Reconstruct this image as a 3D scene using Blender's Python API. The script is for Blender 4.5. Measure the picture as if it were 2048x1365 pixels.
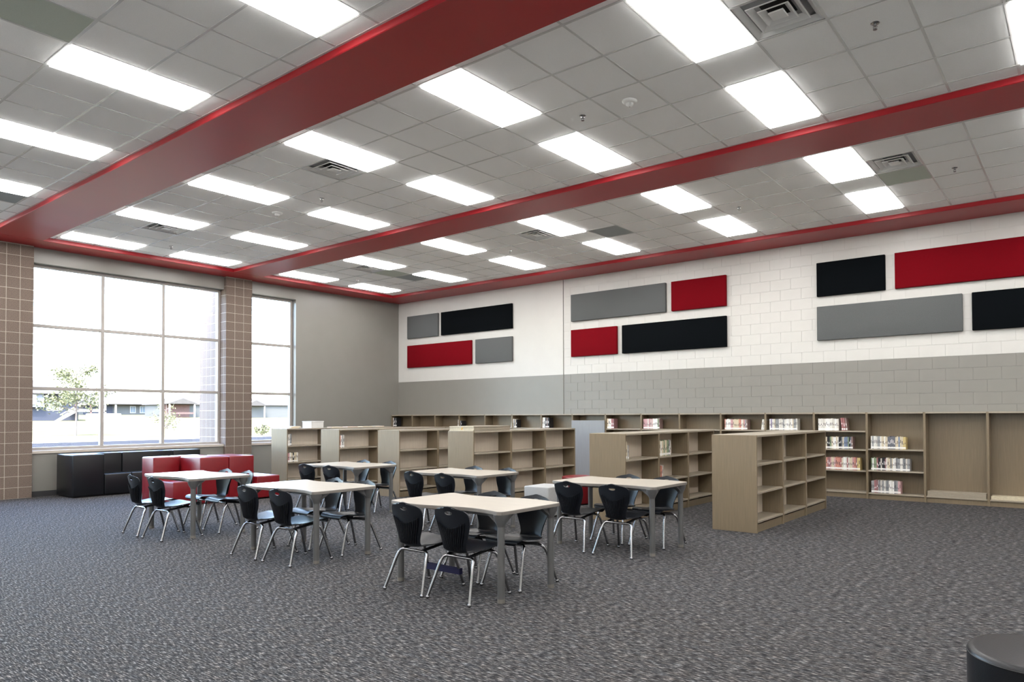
import bpy, bmesh, math, random
from mathutils import Vector, Matrix
random.seed(7)
for o in list(bpy.data.objects):
    bpy.data.objects.remove(o, do_unlink=True)
S = bpy.context.scene
COL = S.collection
PI = math.pi

# ---------------------------------------------------------------- camera
cam = bpy.data.cameras.new('camera')
camo = bpy.data.objects.new('camera', cam)
COL.objects.link(camo)
F_PX, CX, CY = 1387.0, 1185.55, 804.88
cam.sensor_fit = 'HORIZONTAL'
cam.sensor_width = 36.0
cam.lens = F_PX / 2048 * 36
cam.shift_x = (1024 - CX) / 2048
cam.shift_y = (CY - 682.5) / 2048
cam.clip_start = 0.05
cam.clip_end = 2000
_y, _p, _r = math.radians(35.599), math.radians(1.043), math.radians(-0.276)
fw = Vector((-math.sin(_y)*math.cos(_p), math.cos(_y)*math.cos(_p), math.sin(_p)))
rt = Vector((math.cos(_y), math.sin(_y), 0))
up = rt.cross(fw)
r2 = math.cos(_r)*rt + math.sin(_r)*up
u2 = -math.sin(_r)*rt + math.cos(_r)*up
M = Matrix((r2, u2, -fw)).transposed().to_4x4()
M.translation = Vector((15.973, -12.916, 1.485))
camo.matrix_world = M
S.camera = camo

# ---------------------------------------------------------------- world, sun, exposure
LAMP = 8.2          # radiance of the troffer lenses
SKY = 2.3
w = bpy.data.worlds.new('world')
S.world = w
w.use_nodes = True
nt = w.node_tree
nt.nodes.clear()
wo = nt.nodes.new('ShaderNodeOutputWorld')
bg = nt.nodes.new('ShaderNodeBackground')
sk = nt.nodes.new('ShaderNodeTexSky')
sk.sky_type = 'NISHITA'
sk.sun_disc = False
sk.sun_elevation = math.radians(52)
sk.sun_rotation = math.radians(140)
sk.air_density = 1.0
sk.dust_density = 2.0
sk.ozone_density = 1.0
nt.links.new(sk.outputs[0], bg.inputs[0])
bg.inputs[1].default_value = SKY
nt.links.new(bg.outputs[0], wo.inputs[0])
sun = bpy.data.lights.new('sun', 'SUN')
sun.energy = 7.0
sun.angle = math.radians(0.6)
sun.color = (1.0, 0.95, 0.88)
suno = bpy.data.objects.new('sun', sun)
COL.objects.link(suno)
# the sun stands behind the building (towards +x, -y): no beam enters by the windows
suno.rotation_euler = Vector((0.55, -0.35, 0.80)).to_track_quat('Z', 'Y').to_euler()
S.view_settings.view_transform = 'Standard'
S.view_settings.look = 'None'
S.view_settings.exposure = 1.13
S.view_settings.gamma = 1.0
S.view_settings.use_curve_mapping = False

# ---------------------------------------------------------------- helpers
def srgb(r, g, b):
    def f(c):
        c /= 255.0
        return c/12.92 if c <= 0.04045 else ((c+0.055)/1.055)**2.4
    return (f(r), f(g), f(b), 1.0)

MATS = {}
def mat(name, col, rough=0.6, metal=0.0, noise=None, bump=None, spec=0.5, emit=None, coat=0.0):
    """procedural principled material; noise=(scale vec3, amount), bump=(scale, strength)"""
    m = bpy.data.materials.new(name)
    m.use_nodes = True
    t = m.node_tree
    b = t.nodes['Principled BSDF']
    b.inputs['Base Color'].default_value = col
    b.inputs['Roughness'].default_value = rough
    b.inputs['Metallic'].default_value = metal
    b.inputs['Specular IOR Level'].default_value = spec
    b.inputs['Coat Weight'].default_value = coat
    tc = None
    def coords(scale):
        nonlocal tc
        if tc is None:
            tc = t.nodes.new('ShaderNodeTexCoord')
        mp = t.nodes.new('ShaderNodeMapping')
        mp.inputs['Scale'].default_value = scale
        t.links.new(tc.outputs['Object'], mp.inputs[0])
        return mp.outputs[0]
    if noise:
        sc, amt = noise
        n = t.nodes.new('ShaderNodeTexNoise')
        n.inputs['Scale'].default_value = 1.0
        n.inputs['Detail'].default_value = 4.0
        t.links.new(coords(sc), n.inputs['Vector'])
        rp = t.nodes.new('ShaderNodeValToRGB')
        lo = tuple(c*(1-amt) for c in col[:3]) + (1,)
        hi = tuple(min(1, c*(1+amt)) for c in col[:3]) + (1,)
        rp.color_ramp.elements[0].position = 0.3
        rp.color_ramp.elements[1].position = 0.7
        rp.color_ramp.elements[0].color = lo
        rp.color_ramp.elements[1].color = hi
        t.links.new(n.outputs[0], rp.inputs[0])
        t.links.new(rp.outputs[0], b.inputs['Base Color'])
    if bump:
        sc, st = bump
        n = t.nodes.new('ShaderNodeTexNoise')
        n.inputs['Scale'].default_value = 1.0
        n.inputs['Detail'].default_value = 3.0
        t.links.new(coords((sc, sc, sc) if not isinstance(sc, tuple) else sc), n.inputs['Vector'])
        bp = t.nodes.new('ShaderNodeBump')
        bp.inputs['Strength'].default_value = st
        bp.inputs['Distance'].default_value = 0.01
        t.links.new(n.outputs[0], bp.inputs['Height'])
        t.links.new(bp.outputs[0], b.inputs['Normal'])
    if emit:
        b.inputs['Emission Color'].default_value = emit[0]
        b.inputs['Emission Strength'].default_value = emit[1]
    MATS[name] = m
    return m

class MB:
    """mesh builder: several simple solids joined into one mesh"""
    def __init__(s):
        s.v = []; s.f = []; s.mi = []; s.sm = []
    def add(s, vs, fs, mi=0, smooth=False):
        o = len(s.v)
        s.v += [tuple(p) for p in vs]
        s.f += [tuple(i+o for i in q) for q in fs]
        s.mi += [mi]*len(fs); s.sm += [smooth]*len(fs)
        return s
    def box(s, a, b, mi=0):
        x0, y0, z0 = a; x1, y1, z1 = b
        return s.add([(x0,y0,z0),(x1,y0,z0),(x1,y1,z0),(x0,y1,z0),(x0,y0,z1),(x1,y0,z1),(x1,y1,z1),(x0,y1,z1)],
                     [(0,3,2,1),(4,5,6,7),(0,1,5,4),(1,2,6,5),(2,3,7,6),(3,0,4,7)], mi)
    def cbox(s, a, b, c=0.004, mi=0, seg=1):
        """box with bevelled edges"""
        bm = bmesh.new()
        bmesh.ops.create_cube(bm, size=1.0)
        for v in bm.verts:
            v.co = Vector([(a[i]+b[i])/2 + v.co[i]*(b[i]-a[i]) for i in range(3)])
        bmesh.ops.bevel(bm, geom=bm.edges[:], offset=c, segments=seg, profile=0.5, affect='EDGES')
        bm.verts.index_update()
        s.add([v.co[:] for v in bm.verts], [[v.index for v in f.verts] for f in bm.faces], mi, seg > 1)
        bm.free()
        return s
    def tube(s, pts, r, n=10, mi=0, caps=True, radii=None):
        pts = [Vector(p) for p in pts]
        rings = []
        up0 = Vector((0, 0, 1))
        t0 = (pts[1]-pts[0]).normalized()
        if abs(t0.dot(up0)) > 0.95: up0 = Vector((1, 0, 0))
        nrm = (up0 - t0*up0.dot(t0)).normalized()
        for i, p in enumerate(pts):
            if i == 0: t = (pts[1]-pts[0]).normalized()
            elif i == len(pts)-1: t = (pts[-1]-pts[-2]).normalized()
            else: t = ((pts[i+1]-p).normalized() + (p-pts[i-1]).normalized()).normalized()
            nrm = (nrm - t*nrm.dot(t)).normalized()
            bn = t.cross(nrm)
            rr = radii[i] if radii else r
            rings.append([p + (nrm*math.cos(2*PI*k/n) + bn*math.sin(2*PI*k/n))*rr for k in range(n)])
        vs = [q for R in rings for q in R]
        fs = []
        for i in range(len(pts)-1):
            for k in range(n):
                a = i*n+k; b = i*n+(k+1) % n
                fs.append((a, b, b+n, a+n))
        s.add(vs, fs, mi, True)
        if caps:
            s.add(rings[0], [tuple(reversed(range(n)))], mi)
            s.add(rings[-1], [tuple(range(n))], mi)
        return s
    def lathe(s, prof, n=32, c=(0, 0), mi=0):
        """profile [(r, z)] turned about the vertical through c"""
        vs = []; fs = []
        for r, z in prof:
            vs += [(c[0]+r*math.cos(2*PI*k/n), c[1]+r*math.sin(2*PI*k/n), z) for k in range(n)]
        for i in range(len(prof)-1):
            for k in range(n):
                a = i*n+k; b = i*n+(k+1) % n
                fs.append((a, b, b+n, a+n))
        s.add(vs, fs, mi, True)
        if prof[0][0] > 1e-6: s.add(vs[:n], [tuple(reversed(range(n)))], mi)
        if prof[-1][0] > 1e-6: s.add(vs[-n:], [tuple(range(n))], mi)
        return s
    def prism(s, poly, z0, z1, mi=0, side_mi=None):
        n = len(poly)
        vs = [(x, y, z0) for x, y in poly] + [(x, y, z1) for x, y in poly]
        s.add(vs, [tuple(reversed(range(n))), tuple(range(n, 2*n))], mi)
        s.add(vs, [(k, (k+1) % n, (k+1) % n + n, k+n) for k in range(n)], mi if side_mi is None else side_mi)
        return s
    def mesh(s, name, mats, smooth_angle=None):
        me = bpy.data.meshes.new(name)
        me.from_pydata(s.v, [], s.f)
        if not isinstance(mats, (list, tuple)): mats = [mats]
        for m in mats: me.materials.append(m)
        for p, mi, sm in zip(me.polygons, s.mi, s.sm):
            p.material_index = mi
            p.use_smooth = sm
        me.update()
        return me
    def build(s, name, mats, parent=None, loc=(0, 0, 0), rz=0):
        return put(name, s.mesh(name, mats), parent, loc, rz)

def put(name, me, parent=None, loc=(0, 0, 0), rz=0, scale=None):
    o = bpy.data.objects.new(name, me)
    COL.objects.link(o)
    o.location = loc
    o.rotation_euler = (0, 0, rz)
    if scale: o.scale = scale
    if parent: o.parent = parent
    return o
def tag(o, label=None, cat=None, group=None, kind=None):
    if label: o['label'] = label
    if cat: o['category'] = cat
    if group: o['group'] = group
    if kind: o['kind'] = kind
    return o
def thing(name, label, cat, loc=(0, 0, 0), rz=0, group=None):
    return tag(put(name, None, None, loc, rz), label, cat, group)
def struct(o, label=None, cat=None):
    o['kind'] = 'structure'
    if label: o['label'] = label
    if cat: o['category'] = cat
    return o
def dup(root, loc, rz, label, group=None):
    r = root.copy(); COL.objects.link(r); r.location = loc; r.rotation_euler = (0, 0, rz); r['label'] = label
    if group: r['group'] = group
    for ch in list(root.children):
        c = ch.copy(); COL.objects.link(c); c.parent = r
        for g in ch.children:
            d = g.copy(); COL.objects.link(d); d.parent = c
    return r
ORD = ['first','second','third','fourth','fifth','sixth','seventh','eighth','ninth','tenth','eleventh','twelfth','thirteenth',
       'fourteenth','fifteenth','sixteenth','seventeenth','eighteenth','nineteenth','twentieth','twenty-first','twenty-second',
       'twenty-third','twenty-fourth','twenty-fifth','twenty-sixth','twenty-seventh','twenty-eighth','twenty-ninth','thirtieth','thirty-first','thirty-second']

# ---------------------------------------------------------------- materials
m_white = mat('white_paint', srgb(203, 201, 196), 0.42, noise=((3, 3, 3), 0.015), bump=(90, 0.05))
m_far = mat('white_paint_bright', srgb(244, 243, 240), 0.55, noise=((3, 3, 3), 0.01))  # unseen walls only; whitened to bounce more light up to the ceiling
m_grey = mat('grey_paint', srgb(132, 129, 123), 0.36, noise=((3, 3, 3), 0.02), bump=(90, 0.05))
m_red = mat('red_paint', srgb(160, 18, 30), 0.38, noise=((1.5, 1.5, 1.5), 0.04), bump=(6, 0.03))
m_tile = mat('ceiling_tile', srgb(242, 242, 240), 0.9, noise=((160, 160, 160), 0.04), bump=(260, 0.35))
m_tile_g = mat('ceiling_tile_green', srgb(184, 192, 180), 0.8, noise=((160, 160, 160), 0.06), bump=(260, 0.3))
m_tile_d = mat('ceiling_tile_grey', srgb(150, 156, 156), 0.8, noise=((160, 160, 160), 0.06), bump=(260, 0.3))
m_grid = mat('grid_white', srgb(206, 206, 204), 0.25, noise=((20, 20, 20), 0.02))
m_metalw = mat('white_metal', srgb(226, 226, 224), 0.4, noise=((20, 20, 20), 0.02))
m_plenum = mat('plenum_grey', srgb(168, 168, 170), 0.7, noise=((9, 9, 9), 0.1))
m_dark = mat('dark_void', srgb(16, 16, 18), 0.8, noise=((9, 9, 9), 0.1))
m_block = mat('pillar_block', srgb(116, 103, 94), 0.85, noise=((70, 70, 70), 0.22), bump=(120, 0.5), spec=0.15)
m_mortar = mat('mortar', srgb(172, 164, 152), 0.9, noise=((60, 60, 60), 0.1), bump=(150, 0.3))
m_alu = mat('window_frame', srgb(160, 154, 148), 0.35, 0.0, noise=((12, 12, 12), 0.02))
m_sill = mat('sill', srgb(186, 177, 166), 0.4, noise=((12, 12, 12), 0.03))
m_base = mat('rubber_base', srgb(48, 48, 50), 0.6, noise=((12, 12, 12), 0.05))
m_lam = mat('laminate', srgb(124, 110, 89), 0.3, noise=((90, 90, 3.0), 0.10), bump=((160, 160, 6), 0.05))
m_lam_back = mat('laminate_back', srgb(206, 193, 176), 0.5, noise=((3, 60, 2.0), 0.07))  # paler laminate, lightened further to stand in for strong light inside the shelves
m_lam_top = mat('laminate_edge', srgb(152, 142, 126), 0.32, noise=((40, 40, 40), 0.05))
m_pale = mat('pale_grey_laminate', srgb(138, 139, 142), 0.3, noise=((60, 60, 3), 0.05))
m_board = mat('pale_board', srgb(196, 185, 159), 0.5, noise=((30, 4, 30), 0.10))
m_tag = mat('yellow_tag', srgb(206, 152, 40), 0.5, noise=((30, 30, 30), 0.1))
m_ttop = mat('table_laminate', srgb(174, 166, 154), 0.28, noise=((3, 34, 3), 0.055))
m_tedge = mat('table_edge', srgb(115, 110, 104), 0.5, noise=((20, 20, 20), 0.04))
m_tleg = mat('table_leg_grey', srgb(93, 93, 93), 0.4, 0.25, noise=((12, 12, 12), 0.03))
m_glide = mat('glide', srgb(112, 108, 102), 0.5, noise=((12, 12, 12), 0.03))
m_shell = mat('chair_plastic', srgb(13, 17, 24), 0.36, noise=((60, 60, 60), 0.08), bump=(400, 0.12), spec=0.35)
m_rib = mat('chair_rib', srgb(12, 14, 20), 0.4, noise=((60, 60, 60), 0.06), spec=0.3)
m_chrome = mat('chrome', srgb(150, 150, 152), 0.13, 1.0, noise=((8, 8, 8), 0.02))
m_band = mat('blue_band', srgb(12, 12, 62), 0.6, noise=((60, 60, 60), 0.08))
m_vblack = mat('black_vinyl', srgb(13, 15, 19), 0.34, noise=((30, 30, 30), 0.08), bump=(180, 0.08), spec=0.4)
m_vred = mat('red_vinyl', srgb(114, 10, 21), 0.34, noise=((30, 30, 30), 0.05), bump=(180, 0.06))
m_seam = mat('vinyl_seam', srgb(14, 14, 16), 0.6, noise=((30, 30, 30), 0.05))
m_seamr = mat('red_seam', srgb(96, 10, 18), 0.6, noise=((30, 30, 30), 0.05))
m_ott = mat('grey_fabric', srgb(164, 164, 162), 0.85, noise=((120, 120, 120), 0.12), bump=(220, 0.3))
m_fgrey = mat('panel_grey', srgb(97, 99, 99), 0.9, noise=((140, 140, 140), 0.16), bump=(260, 0.3), spec=0.1)
m_fred = mat('panel_red', srgb(115, 6, 19), 0.9, noise=((140, 140, 140), 0.10), bump=(260, 0.3), spec=0.1)
m_fblk = mat('panel_black', srgb(5, 9, 13), 0.9, noise=((140, 140, 140), 0.12), bump=(260, 0.3), spec=0.1)
m_lens = mat('lamp_lens', (1, 1, 1, 1), 0.5, noise=((2, 2, 2), 0.01), emit=((1.0, 0.985, 0.965, 1), LAMP))
m_box = mat('white_box', srgb(207, 206, 203), 0.6, noise=((20, 20, 20), 0.02))

# carpet: short loop pile with streaks running along the room
m_carpet = bpy.data.materials.new('carpet'); m_carpet.use_nodes = True
t = m_carpet.node_tree; b = t.nodes['Principled BSDF']
b.inputs['Roughness'].default_value = 0.95
b.inputs['Specular IOR Level'].default_value = 0.15
tc = t.nodes.new('ShaderNodeTexCoord')
def cnoise(scale, detail=3.0):
    mp = t.nodes.new('ShaderNodeMapping'); mp.inputs['Scale'].default_value = scale
    t.links.new(tc.outputs['Object'], mp.inputs[0])
    n = t.nodes.new('ShaderNodeTexNoise'); n.inputs['Scale'].default_value = 1.0; n.inputs['Detail'].default_value = detail
    n.inputs['Roughness'].default_value = 0.65
    t.links.new(mp.outputs[0], n.inputs['Vector'])
    return n
n1 = cnoise((17, 125, 1), 3.0)
r1 = t.nodes.new('ShaderNodeValToRGB')
cr = r1.color_ramp
cr.elements[0].position = 0.36; cr.elements[0].color = srgb(14, 14, 16)
cr.elements[1].position = 0.68; cr.elements[1].color = srgb(158, 155, 153)
e = cr.elements.new(0.46); e.color = srgb(42, 42, 44)
e = cr.elements.new(0.56); e.color = srgb(78, 77, 78)
t.links.new(n1.outputs[0], r1.inputs[0])
n2 = cnoise((7, 24, 1), 2.0)
r2_ = t.nodes.new('ShaderNodeValToRGB')
cr = r2_.color_ramp
cr.elements[0].position = 0.3; cr.elements[0].color = (0.88, 0.96, 1.04, 1)
cr.elements[1].position = 0.7; cr.elements[1].color = (1.08, 1.0, 0.92, 1)
t.links.new(n2.outputs[0], r2_.inputs[0])
mx = t.nodes.new('ShaderNodeMixRGB'); mx.blend_type = 'MULTIPLY'; mx.inputs[0].default_value = 0.8
t.links.new(r1.outputs[0], mx.inputs[1]); t.links.new(r2_.outputs[0], mx.inputs[2])
t.links.new(mx.outputs[0], b.inputs['Base Color'])
bp = t.nodes.new('ShaderNodeBump'); bp.inputs['Strength'].default_value = 0.7; bp.inputs['Distance'].default_value = 0.008
t.links.new(n1.outputs[0], bp.inputs['Height']); t.links.new(bp.outputs[0], b.inputs['Normal'])

# thin window glass
m_glass = bpy.data.materials.new('window_glass'); m_glass.use_nodes = True
t = m_glass.node_tree; t.nodes.clear()
go = t.nodes.new('ShaderNodeOutputMaterial'); tr = t.nodes.new('ShaderNodeBsdfTransparent'); gl = t.nodes.new('ShaderNodeBsdfGlossy')
tr.inputs[0].default_value = (0.93, 0.96, 0.97, 1); gl.inputs['Roughness'].default_value = 0.02
fr = t.nodes.new('ShaderNodeFresnel'); fr.inputs[0].default_value = 1.45
ms = t.nodes.new('ShaderNodeMixShader')
t.links.new(fr.outputs[0], ms.inputs[0]); t.links.new(tr.outputs[0], ms.inputs[1]); t.links.new(gl.outputs[0], ms.inputs[2])
t.links.new(ms.outputs[0], go.inputs[0])

# ---------------------------------------------------------------- setting: floor, walls
CEIL = 4.755
DROP = 0.068
SOF = CEIL - DROP
WX = -0.10                       # window wall face
XR, YF = 21.0, -17.6             # unseen right and front walls
T = 0.6096
GX0 = 0.843                      # grid line
COURSE = 0.2032

struct(MB().box((WX-0.25, YF-0.2, -0.2), (XR+0.2, 0.25, 0)).build('floor', m_carpet), 'dark grey streaked loop carpet floor', 'floor')
struct(MB().box((XR, YF-0.2, 0), (XR+0.2, 0.25, CEIL+0.3)).build('wall_right', m_far), 'white wall at the right end of the hall', 'wall')
struct(MB().box((WX-0.25, YF-0.2, 0), (XR, YF, CEIL+0.3)).build('wall_front', m_far), 'white wall behind the camera', 'wall')

# back wall: painted block, white above a grey dado, plain drywall in the left part
XD = 5.88
Z12 = 12*COURSE
wb = struct(MB().box((XD, 0.0045, 0), (XR, 0.25, Z12)).build('wall_back', m_grey), 'grey painted concrete block wall behind the bookcases', 'wall')
wu = struct(MB().box((XD, 0.0045, Z12), (XR, 0.25, CEIL+0.3)).build('wall_back_upper', m_white), 'white painted concrete block wall with fabric panels', 'wall')
wd = struct(MB().box((WX-0.25, -0.012, 0), (XD, 0.25, Z12), 0).box((WX-0.25, -0.012, Z12), (XD, 0.25, CEIL+0.3), 1)
            .build('wall_back_drywall', [m_grey, m_white]), 'smooth drywall in the corner, white over grey', 'wall')
MB().box((XD, -0.013, 0.0), (XD+0.007, 0.004, SOF)).build('corner_bead', m_grey, wd)
BL = 2*COURSE
def block_mesh(x0, x1, z0, z1, m):
    g = 0.0018
    return MB().cbox((x0+g, 0.0, z0+g), (x1-g, 0.05, z1-g), 0.0012).mesh('block', m)
meshes = {}
def place_blocks(courses, xmin, xmax, m, parent, name='block'):
    rest = MB()
    for c in courses:
        z0 = c*COURSE; z1 = min(z0+COURSE, SOF)
        if z1-z0 < 0.02: continue
        x = XD + 0.012 - (BL/2 if c % 2 else 0)
        while x < xmax:
            a, bb = max(x, XD+0.012), min(x+BL, XR)
            if bb-a > 0.02:
                if bb <= 15.75:
                    key = (round(bb-a, 3), round(z1-z0, 3), m.name)
                    if key not in meshes: meshes[key] = block_mesh(0, bb-a, 0, z1-z0, m)
                    put(name, meshes[key], parent, (a, 0, z0))
                else:
                    rest.box((a+.002, 0, z0+.002), (bb-.002, 0.03, z1-.002))
            x += BL
    if rest.v:
        r = rest.build('block_field', m, parent); r['kind'] = 'stuff'
place_blocks(range(7, 12), XD, XR, m_grey, wb)
place_blocks(range(12, 24), XD, XR, m_white, wu)

# left wall (window wall) in pieces: dado, header, solid part by the corner, pieces beyond the frame
XI = WX - 0.25                   # outer face of the wall
WZ0, WZ1 = 0.83, 4.40            # window opening
P2 = (-4.95, -4.345)             # pillar between the windows
P1 = (-9.10, -8.495)
P3 = (-13.25, -12.645)
W2R = -3.18                      # right jamb of the narrow window
wl = MB()
wl.box((XI, YF-0.2, 0), (WX, 0.0, WZ0))
wl.box((XI, YF-0.2, WZ1), (WX, 0.0, CEIL+0.3))
wl.box((XI, W2R, WZ0), (WX, 0.0, WZ1))
wl.box((XI, YF-0.2, WZ0), (WX, P3[0], WZ1))
for a, b2 in (P1, P2, P3): wl.box((XI, a+0.02, WZ0), (WX, b2-0.02, WZ1))
wlo = struct(wl.build('wall_left', m_grey), 'grey painted wall around the tall windows', 'wall')
struct(MB().box((WX, W2R-1.16, 0), (WX+0.012, -0.33, 0.10)).build('baseboard_left', m_base), 'dark rubber baseboard under the narrow window', 'baseboard')
struct(MB().box((WX, P1[1], 0), (WX+0.012, P2[0], 0.10)).build('baseboard_window', m_base), 'dark rubber baseboard under the wide window', 'baseboard')

# block pillars: a mortar core with single blocks, inside face, reveals and the outer wing
def pillar(y0, y1, label, wing):
    PX = 0.0                     # front face
    XO = wing
    core = MB().box((XO+.003, y0+.003, 0), (PX-.003, y1-.003, SOF)).build('pillar', m_mortar)
    struct(core, label, 'pillar')
    def bmesh_block(dx, dy, dz):
        key = ('p', round(dx, 3), round(dy, 3), round(dz, 3))
        if key not in meshes:
            meshes[key] = MB().cbox((0, 0, 0), (dx, dy, dz), 0.003).mesh('block', m_block)
        return meshes[key]
    j = 0.0095
    n = int(SOF/COURSE)+1
    bw = (y1-y0)/3
    for c in range(n):
        z0 = c*COURSE + j/2; z1 = min((c+1)*COURSE - j/2, SOF)
        if z1-z0 < 0.03: continue
        for k in range(3):       # front
            a = y0 + k*bw + (j/2 if k else 0); bq = y0 + (k+1)*bw - (j/2 if k < 2 else 0)
            put('block', bmesh_block(0.10, bq-a, z1-z0), core, (PX-0.10, a, z0))
        # reveals towards both windows, inside and outside of the glass, and the wing's end
        for ys in (0, 1):
            x = PX - 0.10 - j
            while x > XO + 0.05:
                xa = max(x-0.1937, XO)
                yy = y0 if ys == 0 else y1-0.06
                put('block', bmesh_block(x-xa, 0.06, z1-z0), core, (xa, yy, z0))
                x = xa - j
    return core
pillar(P2[0], P2[1], 'tan block pillar between the wide and the narrow window', -1.23)
pillar(P1[0], P1[1], 'tan block pillar at the left edge of the photo', -1.23)
pillar(P3[0], P3[1], 'tan block pillar left of the photo', -1.23)

# windows
def window(n, y0, y1, ym, label):
    GXp = -0.31                  # glass plane
    root = struct(put('window_%d' % n, None), label, 'window')
    fd0, fd1 = GXp-0.05, GXp+0.05
    def bar(name, a, b2): return MB().cbox(a, b2, 0.004).build(name, m_alu, root)
    zs = [WZ0+0.03, 2.037, 3.235, WZ1]
    fw_ = 0.055
    bar('jamb', (fd0, y0, zs[0]), (fd1, y0+fw_, zs[3])); bar('jamb', (fd0, y1-fw_, zs[0]), (fd1, y1, zs[3]))
    bar('head', (fd0, y0+fw_, zs[3]-fw_), (fd1, y1-fw_, zs[3])); bar('sill_rail', (fd0, y0+fw_, zs[0]), (fd1, y1-fw_, zs[0]+fw_))
    for y in ym: bar('mullion', (fd0, y-0.03, zs[0]+fw_), (fd1, y+0.03, zs[3]-fw_))
    ys = [y0+fw_-0.03] + list(ym) + [y1-fw_+0.03]
    for i in range(len(ys)-1):
        a, b2 = ys[i]+0.03, ys[i+1]-0.03
        for z in zs[1:3]: bar('transom', (fd0, a, z-0.03), (fd1, b2, z+0.03))
        for k in range(3):
            za = zs[k] + (fw_ if k == 0 else 0.03); zb = zs[k+1] - (fw_ if k == 2 else 0.03)
            MB().add([(GXp, a, za), (GXp, b2, za), (GXp, b2, zb), (GXp, a, zb)], [(0, 1, 2, 3)]).build('pane', m_glass, root)
    MB().cbox((GXp-0.16, y0-0.0, WZ0-0.03), (WX+0.03, y1, WZ0+0.03), 0.006).build('sill', m_sill, root)
    return root
window(1, P1[1], P2[0], [-7.288, -6.155], 'wide daylight window of nine panes behind the sofas')
window(2, P2[1], W2R, [], 'narrow daylight window of three panes right of the pillar')
window(3, P3[1], P1[0], [-11.44, -10.30], 'wide daylight window left of the photo')

# ---------------------------------------------------------------- ceiling: red bulkheads, tile bays, troffers, fittings
SX = 0.60                        # inner edge of the bulkhead along the window wall
B = [(-0.785, 0.0), (-5.086, -4.41), (-9.27, -8.53), (-13.45, -12.75), (YF, -17.0)]
def red(n, a, b2, label): return struct(MB().cbox((a[0], a[1], SOF), (b2[0], b2[1], CEIL+0.06), 0.006).build('trim_%d' % n, m_red), label, 'bulkhead')
red(1, (SX, B[0][0]), (XR, -0.0), 'red bulkhead along the white panel wall')
red(2, (SX, B[1][0]), (XR, B[1][1]), 'red dropped beam across the middle of the ceiling')
red(3, (SX, B[2][0]), (XR, B[2][1]), 'widest red dropped beam, nearest in the photo')
red(4, (SX, B[3][0]), (XR, B[3][1]), 'red dropped beam above the camera')
red(5, (WX, YF), (SX, 0.0), 'red bulkhead along the window wall')
struct(MB().box((WX-0.25, YF-0.2, CEIL+0.20), (XR+0.2, 0.25, CEIL+0.30)).build('ceiling_deck', m_dark), 'roof deck above the ceiling tiles', 'ceiling')

NCOL = int((XR-GX0)/T)+1
LIGHT_COLS = range(0, 8)
def tile_mesh(dx, dy, m):
    key = ('t', round(dx, 3), round(dy, 3), m.name)
    if key not in meshes:
        meshes[key] = MB().cbox((0.004, 0.004, 0), (dx-0.004, dy-0.004, 0.016), 0.003).mesh('ceiling_tile', m)
    return meshes[key]
def bar_mesh(L, ax):
    key = ('b', round(L, 3), ax)
    if key not in meshes:
        mb = MB()
        if ax == 'x': mb.box((0, -0.0115, 0), (L, 0.0115, 0.004)).box((0, -0.003, 0.004), (L, 0.003, 0.03))
        else: mb.box((-0.0115, 0, 0), (0.0115, L, 0.004)).box((-0.003, 0, 0.004), (0.003, L, 0.03))
        meshes[key] = mb.mesh('grid_bar', m_grid)
    return meshes[key]

def troffer_meshes():
    fr_ = MB(); W_, L_ = T-0.026, 2*T-0.026; h = 0.012
    fr_.box((0, 0, -0.002), (W_, h, 0.05)); fr_.box((0, L_-h, -0.002), (W_, L_, 0.05))
    fr_.box((0, h, -0.002), (h, L_-h, 0.05)); fr_.box((W_-h, h, -0.002), (W_, L_-h, 0.05))
    fr_.box((0, 0, 0.05), (W_, L_, 0.10))
    le = MB().box((h, h, -0.018), (W_-h, L_-h, 0.012))      # flat prismatic lens, lowered so its glowing sides also light the ceiling
    return fr_.mesh('frame', m_metalw), le.mesh('lens', m_lens)
TF, TL = troffer_meshes()
def diffuser_meshes():
    out = []
    s = T-0.03
    pan = MB().box((0, 0, 0.052), (s, s, 0.06)).box((0.17, 0.17, 0.046), (s-0.17, s-0.17, 0.0515), 1); out.append(('plenum_box', pan.mesh('plenum_box', [m_plenum, m_dark])))
    for i, (a, z) in enumerate(((0.0, 0.0), (0.085, -0.004), (0.16, -0.008), (0.225, -0.012))):
        mb = MB(); lo, hi = a, s-a; wd_ = 0.052 if i < 3 else None
        if wd_ is None:
            mb.cbox((lo, lo, z), (hi, hi, z+0.012), 0.004)
        else:                    # sloping square cone
            q0 = [(lo, lo, z), (hi, lo, z), (hi, hi, z), (lo, hi, z)]
            q1 = [(lo+wd_, lo+wd_, z+0.032), (hi-wd_, lo+wd_, z+0.032), (hi-wd_, hi-wd_, z+0.032), (lo+wd_, hi-wd_, z+0.032)]
            q2 = [(x, y, zz+0.003) for x, y, zz in q1]; q3 = [(x, y, zz+0.006) for x, y, zz in q0]
            f = []
            for k in range(4):
                k2 = (k+1) % 4
                mb.add([q0[k], q0[k2], tuple(c_ + (0.010 if c_ < s/2 else -0.010) if i_ < 2 else c_ for i_, c_ in enumerate(q0[k2])), tuple(c_ + (0.010 if c_ < s/2 else -0.010) if i_ < 2 else c_ for i_, c_ in enumerate(q0[k]))], [(0, 3, 2, 1)])
                f += [(k, k2, 4+k2, 4+k), (8+k, 8+k2, 12+k2, 12+k), (4+k, 4+k2, 8+k2, 8+k), (12+k, 12+k2, k2, k)]
            mb.add(q0+q1+q2+q3, f)
        out.append(('cone' if i < 3 else 'centre_plate', mb.mesh('cone', m_metalw)))
    return out
DM = diffuser_meshes()
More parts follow.
